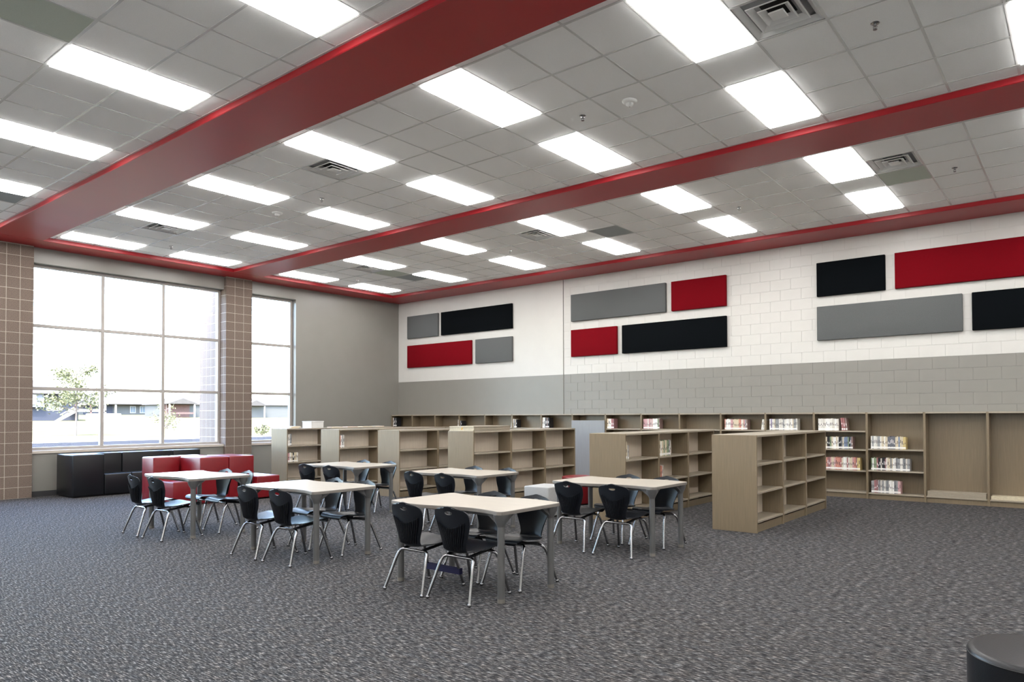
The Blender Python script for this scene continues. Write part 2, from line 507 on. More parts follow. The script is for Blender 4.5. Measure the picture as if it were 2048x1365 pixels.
def ceil_thing(kind, x, y, label, group):
    if kind == 'light':
        r = thing('ceiling_light', label, 'ceiling light', (x+0.013, y+0.013, CEIL+0.002), 0, group)
        put('frame', TF, r); put('lens', TL, r)
    elif kind == 'diffuser':
        r = thing('air_diffuser', label, 'air vent', (x+0.015, y+0.015, CEIL+0.006), 0, group)
        for nm, me in DM: put(nm, me, r)
    return r
SPR = None
def sprinkler(x, y, label):
    r = thing('sprinkler_head', label, 'sprinkler', (x, y, CEIL+0.004), 0, 'sprinkler heads')
    MB().lathe([(0.0, -0.006), (0.030, -0.006), (0.040, 0.0), (0.040, 0.004)], 20).build('escutcheon', m_chrome, r)
    MB().tube([(0, 0, 0), (0, 0, -0.03)], 0.009, 10).tube([(0.012, 0, -0.02), (0.016, 0, -0.035), (0.004, 0, -0.05)], 0.003, 6).tube([(-0.012, 0, -0.02), (-0.016, 0, -0.035), (-0.004, 0, -0.05)], 0.003, 6).build('head', m_chrome, r)
    MB().lathe([(0.0, -0.054), (0.018, -0.054), (0.018, -0.050), (0.0, -0.050)], 14).build('deflector', m_chrome, r)
def smoke(x, y, label):
    r = thing('smoke_detector', label, 'smoke detector', (x, y, CEIL+0.004), 0, 'smoke detectors')
    MB().lathe([(0.0, -0.028), (0.062, -0.026), (0.078, -0.012), (0.080, 0.0)], 28).build('base', m_metalw, r)
    MB().lathe([(0.0, -0.060), (0.022, -0.058), (0.038, -0.044), (0.040, -0.027)], 24).build('sensor_dome', m_metalw, r)
    MB().lathe([(0.0, -0.0605), (0.008, -0.0625), (0.0, -0.064)], 12).build('indicator', m_dark, r)

def bay(y_lo, y_hi, v0, nrows, lights, diffs, odd, name, lab, light_group, sprs=(), smokes=()):
    """tiles between y_lo and y_hi, grid origin v0; lights = list of start rows"""
    root = struct(put(name, None, None, (0, 0, 0)), lab, 'ceiling')
    occ = {}
    for k in LIGHT_COLS:
        for r0, words in lights:
            occ[(4*k, r0)] = 'L'; occ[(4*k, r0+1)] = 'L'
            ceil_thing('light', GX0+4*k*T, v0+r0*T, '%s ceiling light from the windows in the row %s' % (ORD[k], words), light_group)
    for (u, v), lb in diffs.items():
        occ[(u, v)] = 'D'
        ceil_thing('diffuser', GX0+u*T, v0+v*T, lb, 'square air diffusers')
    xs = [SX] + [GX0+i*T for i in range(NCOL+1) if GX0+i*T < XR] + [XR]
    ys = [y_lo] + [v0+i*T for i in range(nrows+1)] + [y_hi]
    for i in range(len(xs)-1):
        for j in range(len(ys)-1):
            if (i-1, j-1) in occ: continue
            m = {'g': m_tile_g, 'd': m_tile_d}.get(odd.get((i-1, j-1)), m_tile)
            dx, dy = xs[i+1]-xs[i], ys[j+1]-ys[j]
            if dx < 0.03 or dy < 0.03: continue
            put('ceiling_tile', tile_mesh(dx, dy, m), root, (xs[i], ys[j], CEIL+0.003))
    # grid: long bars along x, short bars along y, a bar never crosses a fitting
    def spans(n, blocked):
        out = []; s0 = None
        for q in range(n):
            if not blocked(q):
                if s0 is None: s0 = q
            elif s0 is not None: out.append((s0, q)); s0 = None
        if s0 is not None: out.append((s0, n))
        return out
    for j in range(1, len(ys)-1):
        for a, bq in spans(len(xs)-1, lambda q: occ.get((q-1, j-1)) == 'L' and occ.get((q-1, j-2)) == 'L'):
            put('grid_bar', bar_mesh(xs[bq]-xs[a], 'x'), root, (xs[a], ys[j], CEIL-0.0005))
    for i in range(1, len(xs)-1):
        put('grid_bar', bar_mesh(y_hi-y_lo, 'y'), root, (xs[i], y_lo, CEIL))
    for y in (y_lo+0.011, y_hi-0.011):
        put('edge_angle', bar_mesh(XR-SX, 'x'), root, (SX, y, CEIL-0.001))
    for (u, v), lb in sprs: sprinkler(GX0+u*T, v0+v*T, lb)
    for (u, v), lb in smokes: smoke(GX0+u*T, v0+v*T, lb)

V2, V3, V1 = -8.371, -4.202, -10.685
bay(B[2][1], B[1][0], V2, 5, [(0, 'beyond the nearest red beam'), (3, 'just before the middle red beam')],
    {(21, 1): 'square air diffuser beside a light at the top of the photo', (11, 1): 'square air diffuser between the two long red beams, mid-ceiling', (3, 1): 'square air diffuser above the wide window, between the red beams'},
    {}, 'ceiling', 'white tile ceiling bay between the two long red beams', 'troffer lights in the tile ceiling',
    [((22.5, 2.5), 'sprinkler head at upper right, right of the top air diffuser'), ((17.5, 2.5), 'sprinkler head left of the smoke detector in the central ceiling bay'),
     ((9.5, 2.5), 'sprinkler head between two lights in the central ceiling bay'), ((1.4, 2.5), 'sprinkler head above the wide window by the red bulkhead')],
    [((18.5, 2.5), 'round white smoke detector right of a sprinkler, upper centre'), ((7.5, 2.5), 'round white smoke detector nearer the windows')])
bay(B[1][1], B[0][0], V3, 5, [(0, 'beyond the middle red beam'), (3, 'nearest the panel wall')],
    {(11, 1): 'square air diffuser beyond the middle beam, above the second panel group', (21, 1): 'square air diffuser at right, above a greenish tile', (3, 1): 'smallest air diffuser, near the far corner of the ceiling'},
    {(13, 2): 'd', (21, 2): 'g', (3, 2): 'g', (3, 3): 'd'}, 'ceiling', 'white tile ceiling bay along the panel wall', 'troffer lights in the tile ceiling',
    [((22.5, 2.6), 'sprinkler head at far right, beyond the middle red beam'), ((17.5, 2.5), 'sprinkler head above the right panels, beyond the middle beam'),
     ((9.55, 2.45), 'sprinkler head above the second panel group near the panel wall'), ((1.4, 2.5), 'sprinkler head nearest the far ceiling corner')])
bay(B[3][1], B[2][0], V1-3*T, 5, [(3, 'in front of the nearest red beam'), (0, 'above the camera')], {},
    {(13, 2): 'g', (3, 4): 'd', (3, 2): 'd'}, 'ceiling', 'white tile ceiling bay at the upper left of the photo', 'troffer lights in the tile ceiling')
bay(B[4][1], B[3][0], -16.6, 5, [(0, 'behind the camera, farthest'), (3, 'behind the camera, nearer')], {}, {}, 'ceiling',
    'white tile ceiling bay behind the camera', 'troffer lights in the tile ceiling')
red(6, (SX, YF), (XR, B[4][1]), 'red bulkhead behind the camera')

# ---------------------------------------------------------------- fabric panels on the back wall
def panel(x0, x1, z0, z1, m, label):
    tag(MB().cbox((x0, -0.065, z0), (x1, -0.014 if x1 < XD else -0.001, z1), 0.008, seg=2).build('acoustic_panel', m), label, 'wall panel', 'fabric wall panels')
ZT, ZB = (3.655, 4.28), (2.83, 3.455)
panel(0.33, 1.60, *ZT, m_fgrey, 'small grey fabric panel, upper left of the corner panel group')
panel(1.72, 4.30, *ZT, m_fblk, 'long black fabric panel, top right in the corner panel group')
panel(0.33, 2.88, *ZB, m_fred, 'long dark red fabric panel, bottom left in the corner group')
panel(3.02, 4.30, *ZB, m_fgrey, 'small grey fabric panel, lower right of the corner panel group')
panel(6.15, 8.68, ZT[0]+.01, ZT[1]+.01, m_fgrey, 'long grey fabric panel, top left in the middle group')
panel(8.82, 10.07, ZT[0]+.01, ZT[1]+.01, m_fred, 'short red fabric panel, top right in the middle group')
panel(6.15, 7.43, ZB[0]+.01, ZB[1]+.01, m_fred, 'short red fabric panel, bottom left in the middle group')
panel(7.57, 10.07, ZB[0]+.01, ZB[1]+.01, m_fblk, 'long black fabric panel, bottom right in the middle group')
panel(11.89, 13.09, ZT[0], ZT[1], m_fblk, 'short black fabric panel, top left in the right group')
panel(13.25, 15.69, ZT[0], ZT[1], m_fred, 'longest red fabric panel, cut by the right photo edge')
panel(11.89, 14.29, ZB[0]+.01, ZB[1]+.01, m_fgrey, 'long grey fabric panel, bottom left in the right group')
panel(14.43, 15.69, ZB[0]+.01, ZB[1]+.01, m_fblk, 'black fabric panel at the right edge, below the longest red')

# ---------------------------------------------------------------- bookcases along the back wall
BAYW = 0.9215
BX = [14.655 - BAYW*(16-k) for k in range(17)] + [14.655+BAYW, 14.655+2*BAYW]
BX[0] = -0.05
WH, WDp = 1.505, 0.285
YB = -0.02                       # back of the wall bookcases
YFt = YB - WDp
def wall_case(k):
    x0, x1 = BX[k], BX[k+1]
    where = {0: 'in the far corner', 7: 'with a pale panel closing its front', 13: 'with three filled book shelves behind the right island',
             14: 'with three rows of books at lower right', 15: 'empty, next right of the last book rows', 16: 'empty, at the right edge of the photo'}.get(
             k, '%s from the far corner' % ORD[k])
    r = thing('wall_bookcase', 'tan wall bookcase, %s' % where, 'bookcase', (x0, YB, 0), 0, 'bookcases along the panel wall')
    W_ = x1-x0; tk = 0.019
    MB().cbox((0, -WDp, 0), (tk, 0, WH), 0.002).build('side_panel', m_lam, r)
    MB().cbox((W_-tk, -WDp, 0), (W_-0.0005, 0, WH), 0.002).build('side_panel', m_lam, r)
    MB().box((tk, -0.012, 0), (W_-tk, 0, WH-0.026)).build('back_panel', m_lam, r)
    MB().cbox((tk, -WDp-0.004, WH-0.026), (W_-tk, 0, WH+0.002), 0.002).build('top', m_lam_top, r)
    MB().cbox((tk, -WDp+0.02, 0), (W_-tk, -WDp+0.04, 0.085), 0.002).build('kick_plate', m_lam, r)
    sh = [0.085]
    if k == 14: sh += [0.475, 0.845]
    elif k < 14: sh += [0.46, 0.83, 1.155]
    for z in sh:
        MB().cbox((tk+0.0005, -WDp, z), (W_-tk-0.0005, -0.012, z+0.025), 0.003).build('shelf', m_lam_top, r)
for k in range(18): wall_case(k)
# panel standing in front of bay 7
tag(MB().cbox((BX[7]+0.005, YFt-0.03, 0), (BX[8]-0.005, YFt-0.008, 1.36), 0.002).build('loose_panel', m_pale), 'pale upright panel closing one wall bookcase behind the islands', 'panel')
# spare shelf boards in the empty right bays
for k, n, m_, lb in ((15, 3, m_lam_top, 'tan spare shelf board in the empty right bookcase, '), (16, 2, m_board, 'pale spare shelf board at the right photo edge, '), (17, 2, m_board, 'pale spare shelf board beyond the photo, ')):
    pos = {3: ['bottom of three', 'middle of three', 'top of three'], 2: ['lower of two', 'upper of two']}[n]
    for i in range(n):
        z = 0.1105 + i*0.0275
        tag(MB().cbox((BX[k]+0.03, YFt+0.005+0.006*i, z), (BX[k+1]-0.03, YB-0.04, z+0.0265), 0.002).build('shelf_board', m_), lb+pos[i], 'board', 'spare shelf boards')

# ---------------------------------------------------------------- island bookcases (double faced, three bays long)
IH, IW, IL = 1.219, 0.61, 2.79
def island(x0, y0, label):
    r = thing('island_bookcase', label, 'bookcase', (x0, y0, 0), 0, 'double-faced island bookcases')
    tk = 0.022
    MB().cbox((0, 0, 0), (IW, tk, IH), 0.002).build('end_panel', m_lam, r)
    MB().cbox((0, IL-tk, 0), (IW, IL, IH), 0.002).build('end_panel', m_lam, r)
    for k in (1, 2):
        y = IL*k/3
        MB().cbox((0.003, y-tk, 0), (IW-0.003, y+tk, IH-0.026), 0.002).build('divider', m_lam, r)
    for k in range(3):
        ya = IL*k/3 + tk; yb = IL*(k+1)/3 - tk
        MB().cbox((-0.004, IL*k/3 + (tk+.001 if k == 0 else .001), IH-0.025), (IW+0.004, IL*(k+1)/3 - (tk+.001 if k == 2 else .001), IH+0.002), 0.003).build('top', m_lam_top, r)
        MB().box((IW/2-0.008, ya, 0), (IW/2+0.008, yb, IH-0.026)).build('back_panel', m_lam_back, r)
        MB().box((IW-0.045, ya, 0), (IW-0.025, yb, 0.10)).build('kick_plate', m_lam, r)
        MB().box((0.025, ya, 0), (0.045, yb, 0.10)).build('kick_plate', m_lam, r)
        for z in (0.12, 0.478, 0.83):
            MB().cbox((IW/2+0.008, ya+0.0005, z), (IW-0.006, yb-0.0005, z+0.026), 0.003).build('shelf', m_lam_top, r)
            MB().cbox((0.006, ya+0.0005, z), (IW/2-0.008, yb-0.0005, z+0.026), 0.003).build('shelf', m_lam_top, r)
    return r
ISL = {'E1': (11.99, -4.71), 'E2': (10.15, -4.87), 'E3': (7.09, -4.75), 'E4': (5.17, -4.72), 'E5': (3.35, -4.72), 'E6': (1.51, -4.72)}
island(*ISL['E1'], 'empty tan island bookcase standing farthest right')
island(*ISL['E2'], 'tan island bookcase second from the right, behind a table')
island(*ISL['E3'], 'island bookcase with spare boards stacked on top')
island(*ISL['E4'], 'island bookcase next left of the one carrying boards')
island(*ISL['E5'], 'island bookcase second from the narrow window')
island(*ISL['E6'], 'island bookcase nearest the narrow window, white box on top')

# ---------------------------------------------------------------- books
PAL = {'white': [srgb(226, 222, 214), srgb(214, 210, 202), srgb(232, 230, 226), srgb(206, 200, 190)],
       'red': [srgb(150, 34, 36), srgb(120, 24, 30)], 'orange': [srgb(206, 120, 84), srgb(196, 96, 60)], 'pink': [srgb(206, 150, 150), srgb(190, 120, 124)],
       'blue': [srgb(54, 84, 130), srgb(86, 116, 156)], 'navy': [srgb(28, 34, 62)], 'teal': [srgb(52, 118, 120)], 'green': [srgb(96, 124, 66)],
       'yellow': [srgb(206, 178, 84)], 'black': [srgb(30, 30, 34)], 'brown': [srgb(112, 62, 44)], 'grey': [srgb(150, 150, 150), srgb(122, 124, 126)], 'cream': [srgb(214, 196, 160)], 'purple': [srgb(122, 100, 150)]}
BM = {}
for cn, cl in PAL.items():
    if cn not in ('white', 'black', 'grey'): cl = [tuple(0.72*q + 0.28*0.45 for q in c[:3]) + (1,) for c in cl]
    BM[cn] = [mat('book_%s_%d' % (cn, i), c, 0.45, noise=((40, 40, 25), 0.10)) for i, c in enumerate(cl)]
m_label = mat('book_label', srgb(236, 234, 230), 0.5, noise=((40, 40, 40), 0.02))
m_pages = mat('book_pages', srgb(220, 210, 190), 0.8, noise=((10, 10, 200), 0.06))
m_ink = mat('book_ink', srgb(60, 58, 62), 0.6, noise=((40, 40, 40), 0.05))
def book_mesh(tk, dep, h, col, labelled=True, ink=True):
    """spine on the -y side, thickness along x"""
    mb = MB()
    cv = 0.0022
    mb.cbox((0, 0, 0), (cv, dep, h), 0.0006).cbox((tk-cv, 0, 0), (tk, dep, h), 0.0006)
    mb.cbox((cv*0.5, 0, 0), (tk-cv*0.5, cv, h), 0.0006)
    mb.box((cv, cv, 0.003), (tk-cv, dep-0.003, h-0.004), 2)
    if labelled: mb.box((0.0006, -0.0007, h*0.06), (tk-0.0006, 0.0002, h*0.19), 1)
    if ink:
        a = random.uniform(0.34, 0.5); bq = a + random.uniform(0.10, 0.30)
        mb.box((tk*0.3, -0.0006, h*a), (tk*0.7, 0.0002, h*bq), 3)
    return mb.mesh('book', [random.choice(BM[col]), m_label, m_pages, m_ink if col not in ('black', 'navy', 'brown', 'red') else m_label])
def book_row(x0, x1, yf, z, cols, h, where, axis='x', tk=None, lean=0.0, lean_last=0, dep=0.16):
    """a row of upright books; axis 'x': spines to -y, row runs along +x; axis 'y': spines to +x, row runs along +y"""
    if len(cols) > 8:               # dense rows of thin spines
        cols = list(cols)
        extra = int(len(cols)*0.3)
        for q in range(extra): cols.insert(2 + int(q*len(cols)/(extra+1)), cols[2 + int(q*len(cols)/(extra+1))])
    n = len(cols)
    tks = [random.uniform(0.8, 1.2) for _ in range(n)]
    s = (x1-x0)/sum(tks)
    p = x0
    for i in range(n):
        d = tks[i]*s
        hh = (h[i] if isinstance(h, (list, tuple)) else h*random.uniform(0.95, 1.03))
        me = book_mesh(d-0.0008, dep*random.uniform(0.92, 1.0), hh, cols[i])
        le = lean if (lean_last == 0 or i >= n-lean_last) else 0.0
        if le: place = p + (hh*math.sin(abs(le)) if le < 0 else 0)
        else: place = p
        lb = '%s book, %s from the left %s' % (cols[i], ORD[i], where)
        o = put('book', me, None, (place, yf, z+0.0006), 0) if axis == 'x' else put('book', me, None, (yf, place, z+0.0006), PI/2)
        if le:
            if axis == 'x': o.rotation_euler = (0, le, 0)
            else: o.rotation_euler = (0, 0, 0); o.matrix_world = Matrix.Translation((yf, place, z+0.0006)) @ Matrix.Rotation(PI/2, 4, 'Z') @ Matrix.Rotation(le, 4, 'Y')
            if le > 0:
                o.location.z += (d)*math.sin(le)
        tag(o, lb, 'book', 'books on the shelves')
        p += d + (0.006 if le else 0)
rnd = random.Random(3)
def mix(n, names): return [rnd.choice(names) for _ in range(n)]
zt = 1.180; YS = YFt + 0.018
book_row(11.965, 12.33, YS, zt, ['white']*13, 0.215, 'in the white row behind the right island')
book_row(12.36, 12.45, YS, zt, ['red', 'red', 'brown'], 0.23, 'in the leaning red trio behind the right island', lean=-0.10)
book_row(11.985, 12.57, YS, 0.855, mix(3, ['blue', 'navy']) + mix(14, ['white', 'blue', 'grey', 'black', 'cream', 'green']) + ['navy', 'brown'], 0.215, 'on the second shelf behind the right island')
book_row(11.985, 12.69, YS, 0.485, ['navy', 'blue', 'green', 'orange', 'red'] + mix(15, ['grey', 'white', 'purple', 'orange', 'pink', 'red', 'cream']) + ['yellow', 'yellow'], 0.22, 'on the third shelf behind the right island')
book_row(12.875, 13.44, YS, 0.870, mix(9, ['white', 'cream', 'grey']) + mix(5, ['black', 'grey', 'white', 'navy']) + mix(4, ['cream', 'blue']) + ['yellow', 'yellow'], 0.215, 'in the top row at lower right')
book_row(12.875, 13.50, YS, 0.500, mix(9, ['teal', 'green', 'red', 'white', 'blue', 'black']) + mix(13, ['grey', 'white', 'grey', 'cream']), 0.215, 'in the middle row at lower right')
book_row(12.875, 13.35, YS, 0.1105, mix(7, ['grey', 'pink', 'white', 'red']) + mix(9, ['grey', 'white']) + ['pink', 'pink'], 0.215, 'in the lowest row at lower right')
book_row(11.045, 11.58, YS, zt, ['white', 'purple', 'white'] + mix(15, ['white', 'white', 'grey', 'cream']), 0.21, 'in the pale row left of the all-white row')
book_row(10.125, 10.60, YS, zt, mix(13, ['orange', 'pink', 'white', 'cream']) + ['grey', 'brown'], 0.205, 'in the orange and white row, third from right')
book_row(10.88, 10.955, YS, zt, ['white', 'white', 'grey'], 0.205, 'of three leaning beside the orange row', lean=0.12)
book_row(8.255, 8.65, YS, zt, mix(8, ['white', 'pink', 'white']) + mix(3, ['white']) + ['green', 'brown'], 0.215, 'in the row above the second island')
book_row(7.315, 7.50, YS, zt, ['cream', 'white', 'white', 'red', 'red'], 0.215, 'in the short row beside the pale upright panel')
book_row(5.46, 5.53, YS, zt, ['white', 'white'], 0.25, 'of two just left of the pale panel', lean=0.05)
book_row(5.56, 5.67, YS, zt, ['black', 'brown', 'black'], 0.24, 'of three dark ones left of the pale panel')
book_row(4.47, 4.54, YS, zt, ['white', 'white'], 0.22, 'of two leaning above the stacked boards', lean=0.10)
book_row(4.57, 4.66, YS, zt, ['grey', 'cream', 'black'], 0.20, 'of three above the stacked boards')
book_row(2.61, 2.66, YS, zt, ['white', 'white'], 0.19, 'of two in the fourth wall bookcase', lean=0.06)
book_row(2.685, 2.76, YS, zt, ['grey', 'black'], 0.17, 'of two dark ones in the fourth wall bookcase')
book_row(0.0, 0.03, YS, zt, ['white'], 0.25, 'at the far corner')
book_row(0.035, 0.16, YS, zt, ['black', 'black', 'grey', 'black'], 0.245, 'in the dark row at the far corner')
# island books: spines to +x
def irow(e, ya, yb, z, cols, h, where, **k): book_row(ya, yb, ISL[e][0]+IW-0.03, z, cols, h, where, axis='y', **k)
irow('E2', -4.83, -4.775, 0.857, ['white', 'cream'], 0.255, 'upright at the left end of the second island', dep=0.15)
irow('E2', -4.755, -4.73, 0.857, ['white', 'grey'], 0.20, 'thin, second group at the left end of second island', dep=0.15)
irow('E2', -3.88, -3.54, 0.857, mix(7, ['cream', 'white', 'green', 'cream']) + ['navy', 'white'], 0.235, 'in the middle bay of the second island')
irow('E2', -3.865, -3.80, 0.505, ['orange', 'orange', 'white'], 0.21, 'leaning on the middle shelf of the second island', lean=0.10)
irow('E6', -4.68, -4.60, 0.857, ['white', 'white', 'grey'], 0.25, 'on the top shelf nearest the narrow window', dep=0.15)
irow('E6', -4.68, -4.45, 0.505, ['pink', 'white', 'cream', 'black', 'cream', 'cream', 'white'], 0.20, 'on the middle shelf nearest the narrow window', dep=0.15)
irow('E5', -4.68, -4.58, 0.857, ['orange', 'white', 'grey', 'white'], 0.25, 'on the island second from the narrow window', dep=0.15)

# things lying on the islands
ZTOP = IH + 0.0025
bx = ISL['E3'][0]; by = ISL['E3'][1]
pos = ['bottom', 'second from the bottom', 'second from the top', 'top']
for i in range(4):
    z = ZTOP + i*0.0205
    o = MB().cbox((bx+0.02+0.006*(i % 2), by+0.012+0.005*(i % 3), z), (bx+0.60+0.006*(i % 2), by+0.90, z+0.0200), 0.0015).build('shelf_board', m_lam_top)
    MB().box((bx+0.022+0.006*(i % 2), by+0.0105+0.005*(i % 3), z+0.001), (bx+0.598+0.006*(i % 2), by+0.0118+0.005*(i % 3), z+0.019)).build('end_strip', m_board, o)
    if i in (1, 2): MB().box((bx+0.31, by+0.0085+0.005*(i % 3), z+0.002), (bx+0.34, by+0.0103+0.005*(i % 3), z+0.019)).build('tape', m_tag, o)
    tag(o, 'spare shelf board with pale end on an island, %s of the stack' % pos[i], 'board', 'spare boards stacked on an island')
ex, ey = ISL['E6']
r = thing('storage_box', 'small white box on the island nearest the narrow window', 'box', (ex+0.12, ey+0.66, ZTOP))
MB().box((0, 0, 0), (0.34, 0.30, 0.004)).box((0, 0, 0.004), (0.004, 0.30, 0.13)).box((0.336, 0, 0.004), (0.34, 0.30, 0.13)).box((0.004, 0, 0.004), (0.336, 0.004, 0.13)).box((0.004, 0.296, 0.004), (0.336, 0.30, 0.13)).build('body', m_box, r)
MB().cbox((-0.008, -0.008, 0.131), (0.348, 0.308, 0.15), 0.003).build('lid', m_box, r)
zz = ZTOP
for i, (cn, w_, d_, h_) in enumerate((('yellow', 0.30, 0.22, 0.014), ('cream', 0.34, 0.25, 0.018), ('white', 0.29, 0.22, 0.012))):
    me = MB().cbox((0, 0, 0), (w_, d_, 0.002), 0.0006).box((0.003, 0.003, 0.002), (w_-0.003, d_-0.001, h_-0.002), 2).cbox((0, 0, h_-0.002), (w_, d_, h_), 0.0006).mesh('flat_book', [BM[cn][0], m_label, m_pages])
    tag(put('book', me, None, (ex+0.13-0.03*(i % 2), ey+0.16+0.015*i, zz+0.0004), 0.06*i), '%s book lying flat in the pile before the white box' % cn, 'book', 'books lying flat on the island'); zz += h_+0.0006
for i, (cn, yy) in enumerate((('white', 1.15), ('pink', 1.55), ('cream', 1.95), ('white', 2.3))):
    me = MB().cbox((0, 0, 0), (0.21, 0.28, 0.002), 0.0006).box((0.003, 0.003, 0.002), (0.207, 0.277, 0.016), 2).cbox((0, 0, 0.016), (0.21, 0.28, 0.018), 0.0006).mesh('flat_book', [BM[cn][0], m_label, m_pages])
    tag(put('book', me, None, (ex+0.30, ey+yy, ZTOP+0.0004), 0.05*(i-1)), '%s book lying flat, %s behind the white box' % (cn, ORD[i]), 'book', 'books lying flat on the island')

# ---------------------------------------------------------------- tables
def table_outline(L_=1.38, W_=0.74, A=0.058, rc=0.05):
    n = 24
    pts = []
    def edge(x, sgn):
        q = x/(L_/2)
        return sgn*W_/2 + A*math.sin(PI*q)*(1-0.25*q*q)
    def corner(cx_, cy_, a0):
        return [(cx_+rc*math.cos(a0+PI/2*k/6), cy_+rc*math.sin(a0+PI/2*k/6)) for k in range(7)]
    xs = [-L_/2+rc + (L_-2*rc)*i/n for i in range(n+1)]
    pts += [(x, edge(x, -1)) for x in xs]
    pts += corner(L_/2-rc, edge(xs[-1], -1)+rc, -PI/2)[1:]
    pts += [(x, edge(x, 1)) for x in reversed(xs)][:0]
    pts += corner(L_/2-rc, edge(xs[-1], 1)-rc, 0)
    pts += [(x, edge(x, 1)) for x in reversed(xs)][1:]
    pts += corner(-L_/2+rc, edge(xs[0], 1)-rc, PI/2)[1:]
    pts += corner(-L_/2+rc, edge(xs[0], -1)+rc, PI)[:-1]
    return pts
TH = 0.728
def inset(poly, d):
    out = []; n = len(poly)
    for i in range(n):
        a = Vector(poly[i-1]); p = Vector(poly[i]); c = Vector(poly[(i+1) % n])
        t = (c-a).normalized(); nn = Vector((-t.y, t.x))
        out.append(tuple(p + nn*d))
    return out
def make_table(label):
    r = thing('table', label, 'table', (0, 0, 0), 0, 'wavy-edged tables')
    ol = table_outline()
    n = len(ol); ins = inset(ol, 0.004)
    top = MB()
    vs = [(x, y, TH-0.028) for x, y in ol] + [(x, y, TH-0.003) for x, y in ol] + [(x, y, TH) for x, y in ins]
    top.add(vs, [tuple(range(2*n, 3*n))], 0)
    top.add(vs, [tuple(reversed(range(n)))] + [(k, (k+1) % n, (k+1) % n+n, k+n) for k in range(n)] + [(k+n, (k+1) % n+n, (k+1) % n+2*n, k+2*n) for k in range(n)], 1)
    tp = top.build('tabletop', [m_ttop, m_tedge], r)
    fr_ = MB()
    fr_.box((-0.55, -0.27, TH-0.058), (0.55, -0.245, TH-0.028)).box((-0.55, 0.245, TH-0.058), (0.55, 0.27, TH-0.028))
    fr_.build('frame_rail', m_tleg, r)
    for sx in (-1, 1):
        for sy in (-1, 1):
            cx_, cy_ = sx*0.628, sy*0.300
            leg = MB().tube([(cx_, cy_, 0.034), (cx_, cy_, 0.60), (cx_, cy_, TH-0.028)], 0.029, 20).build('leg', m_tleg, r)
            MB().tube([(cx_, cy_, 0.003), (cx_, cy_, 0.034)], 0.030, 20).build('glide', m_glide, leg)
            # flared bracket under the top: three gussets merged into a cone
            br = MB()
            br.lathe([(0.0295, 0.60), (0.034, 0.615), (0.058, 0.665), (0.062, TH-0.028)], 20, (cx_, cy_))
            for dx, dy in ((-sx, 0), (0, -sy)):
                q = [(cx_+dx*0.02, cy_+dy*0.02), (cx_+dx*0.14, cy_+dy*0.14)]
                px_, py_ = abs(dy)*0.022, abs(dx)*0.022
                vs = []
                for s_ in (-1, 1):
                    vs += [(q[0][0]+s_*px_, q[0][1]+s_*py_, 0.615), (q[0][0]+s_*px_, q[0][1]+s_*py_, TH-0.028), (q[1][0]+s_*px_, q[1][1]+s_*py_, TH-0.028)]
                br.add(vs, [(0, 1, 2), (5, 4, 3), (0, 2, 5, 3), (1, 0, 3, 4), (2, 1, 4, 5)])
            br.build('bracket', m_tleg, leg)
    return r
TAB = {'T1': (11.555, -8.55, -1.5, 'pale wavy-edged table nearest the camera'), 'T2': (11.61, -6.32, -1.0, 'pale wavy-edged table at right, beside two island bookcases'),
       'T3': (9.01, -8.53, -1.5, 'pale wavy-edged table second from left in the front row'), 'T4': (6.43, -8.53, -2.0, 'pale wavy-edged table in front of the red sofa'),
       'T5': (6.56, -6.29, -2.5, 'pale wavy-edged table farthest back, by the island ends'), 'T6': (9.11, -6.33, -2.0, 'pale wavy-edged table behind the nearest one')}
t0 = None
for k, (x, y, a, lb) in TAB.items():
    if t0 is None:
        t0 = make_table(lb); t0.location = (x, y, 0); t0.rotation_euler = (0, 0, math.radians(a))
    else: dup(t0, (x, y, 0), math.radians(a), lb)

# ---------------------------------------------------------------- chairs
def catmull(P, n):
    out = []
    m_ = len(P)
    for i in range(m_-1):
        p0 = P[max(i-1, 0)]; p1 = P[i]; p2 = P[i+1]; p3 = P[min(i+2, m_-1)]
        for k in range(n):
            t_ = k/n
            out.append(tuple(0.5*((2*b_) + (-a_+c_)*t_ + (2*a_-5*b_+4*c_-d_)*t_*t_ + (-a_+3*b_-3*c_+d_)*t_**3) for a_, b_, c_, d_ in zip(p0, p1, p2, p3)))
    out.append(P[-1])
    return out
# profile rows: y, z, half width, dish (edges rise / wrap), arch
PROF = [(0.222, 0.382, 0.150, 0.000), (0.225, 0.398, 0.180, 0.002), (0.206, 0.413, 0.200, 0.006), (0.150, 0.415, 0.212, 0.010), (0.06, 0.399, 0.214, 0.015),
        (-0.04, 0.381, 0.200, 0.020), (-0.115, 0.373, 0.166, 0.026), (-0.165, 0.383, 0.136, 0.030), (-0.194, 0.416, 0.124, 0.034), (-0.207, 0.470, 0.134, 0.040),
        (-0.213, 0.530, 0.158, 0.042), (-0.219, 0.597, 0.182, 0.038), (-0.226, 0.650, 0.192, 0.032), (-0.232, 0.692, 0.190, 0.028), (-0.237, 0.722, 0.178, 0.024),
        (-0.242, 0.743, 0.154, 0.021), (-0.245, 0.755, 0.118, 0.018), (-0.247, 0.760, 0.075, 0.014)]
ROWS = catmull(PROF, 3)
NU = 28
def shell_point(row, u):
    y, z, hw, di = row
    seat = max(0.0, min(1.0, (y+0.195)/0.06))
    dz = di*u*u*seat
    dy = di*u*u*(1-seat)
    arch = 0.014*u*u*max(0.0, min(1.0, (z-0.70)/0.05))
    return Vector((hw*u, y+dy, z+dz-arch))
def row_at(z):
    for i in range(18, len(ROWS)-1):
        if ROWS[i][1] <= z <= ROWS[i+1][1]:
            t_ = (z-ROWS[i][1])/(ROWS[i+1][1]-ROWS[i][1])
            return tuple(a_+(b_-a_)*t_ for a_, b_ in zip(ROWS[i], ROWS[i+1]))
    return ROWS[-1]
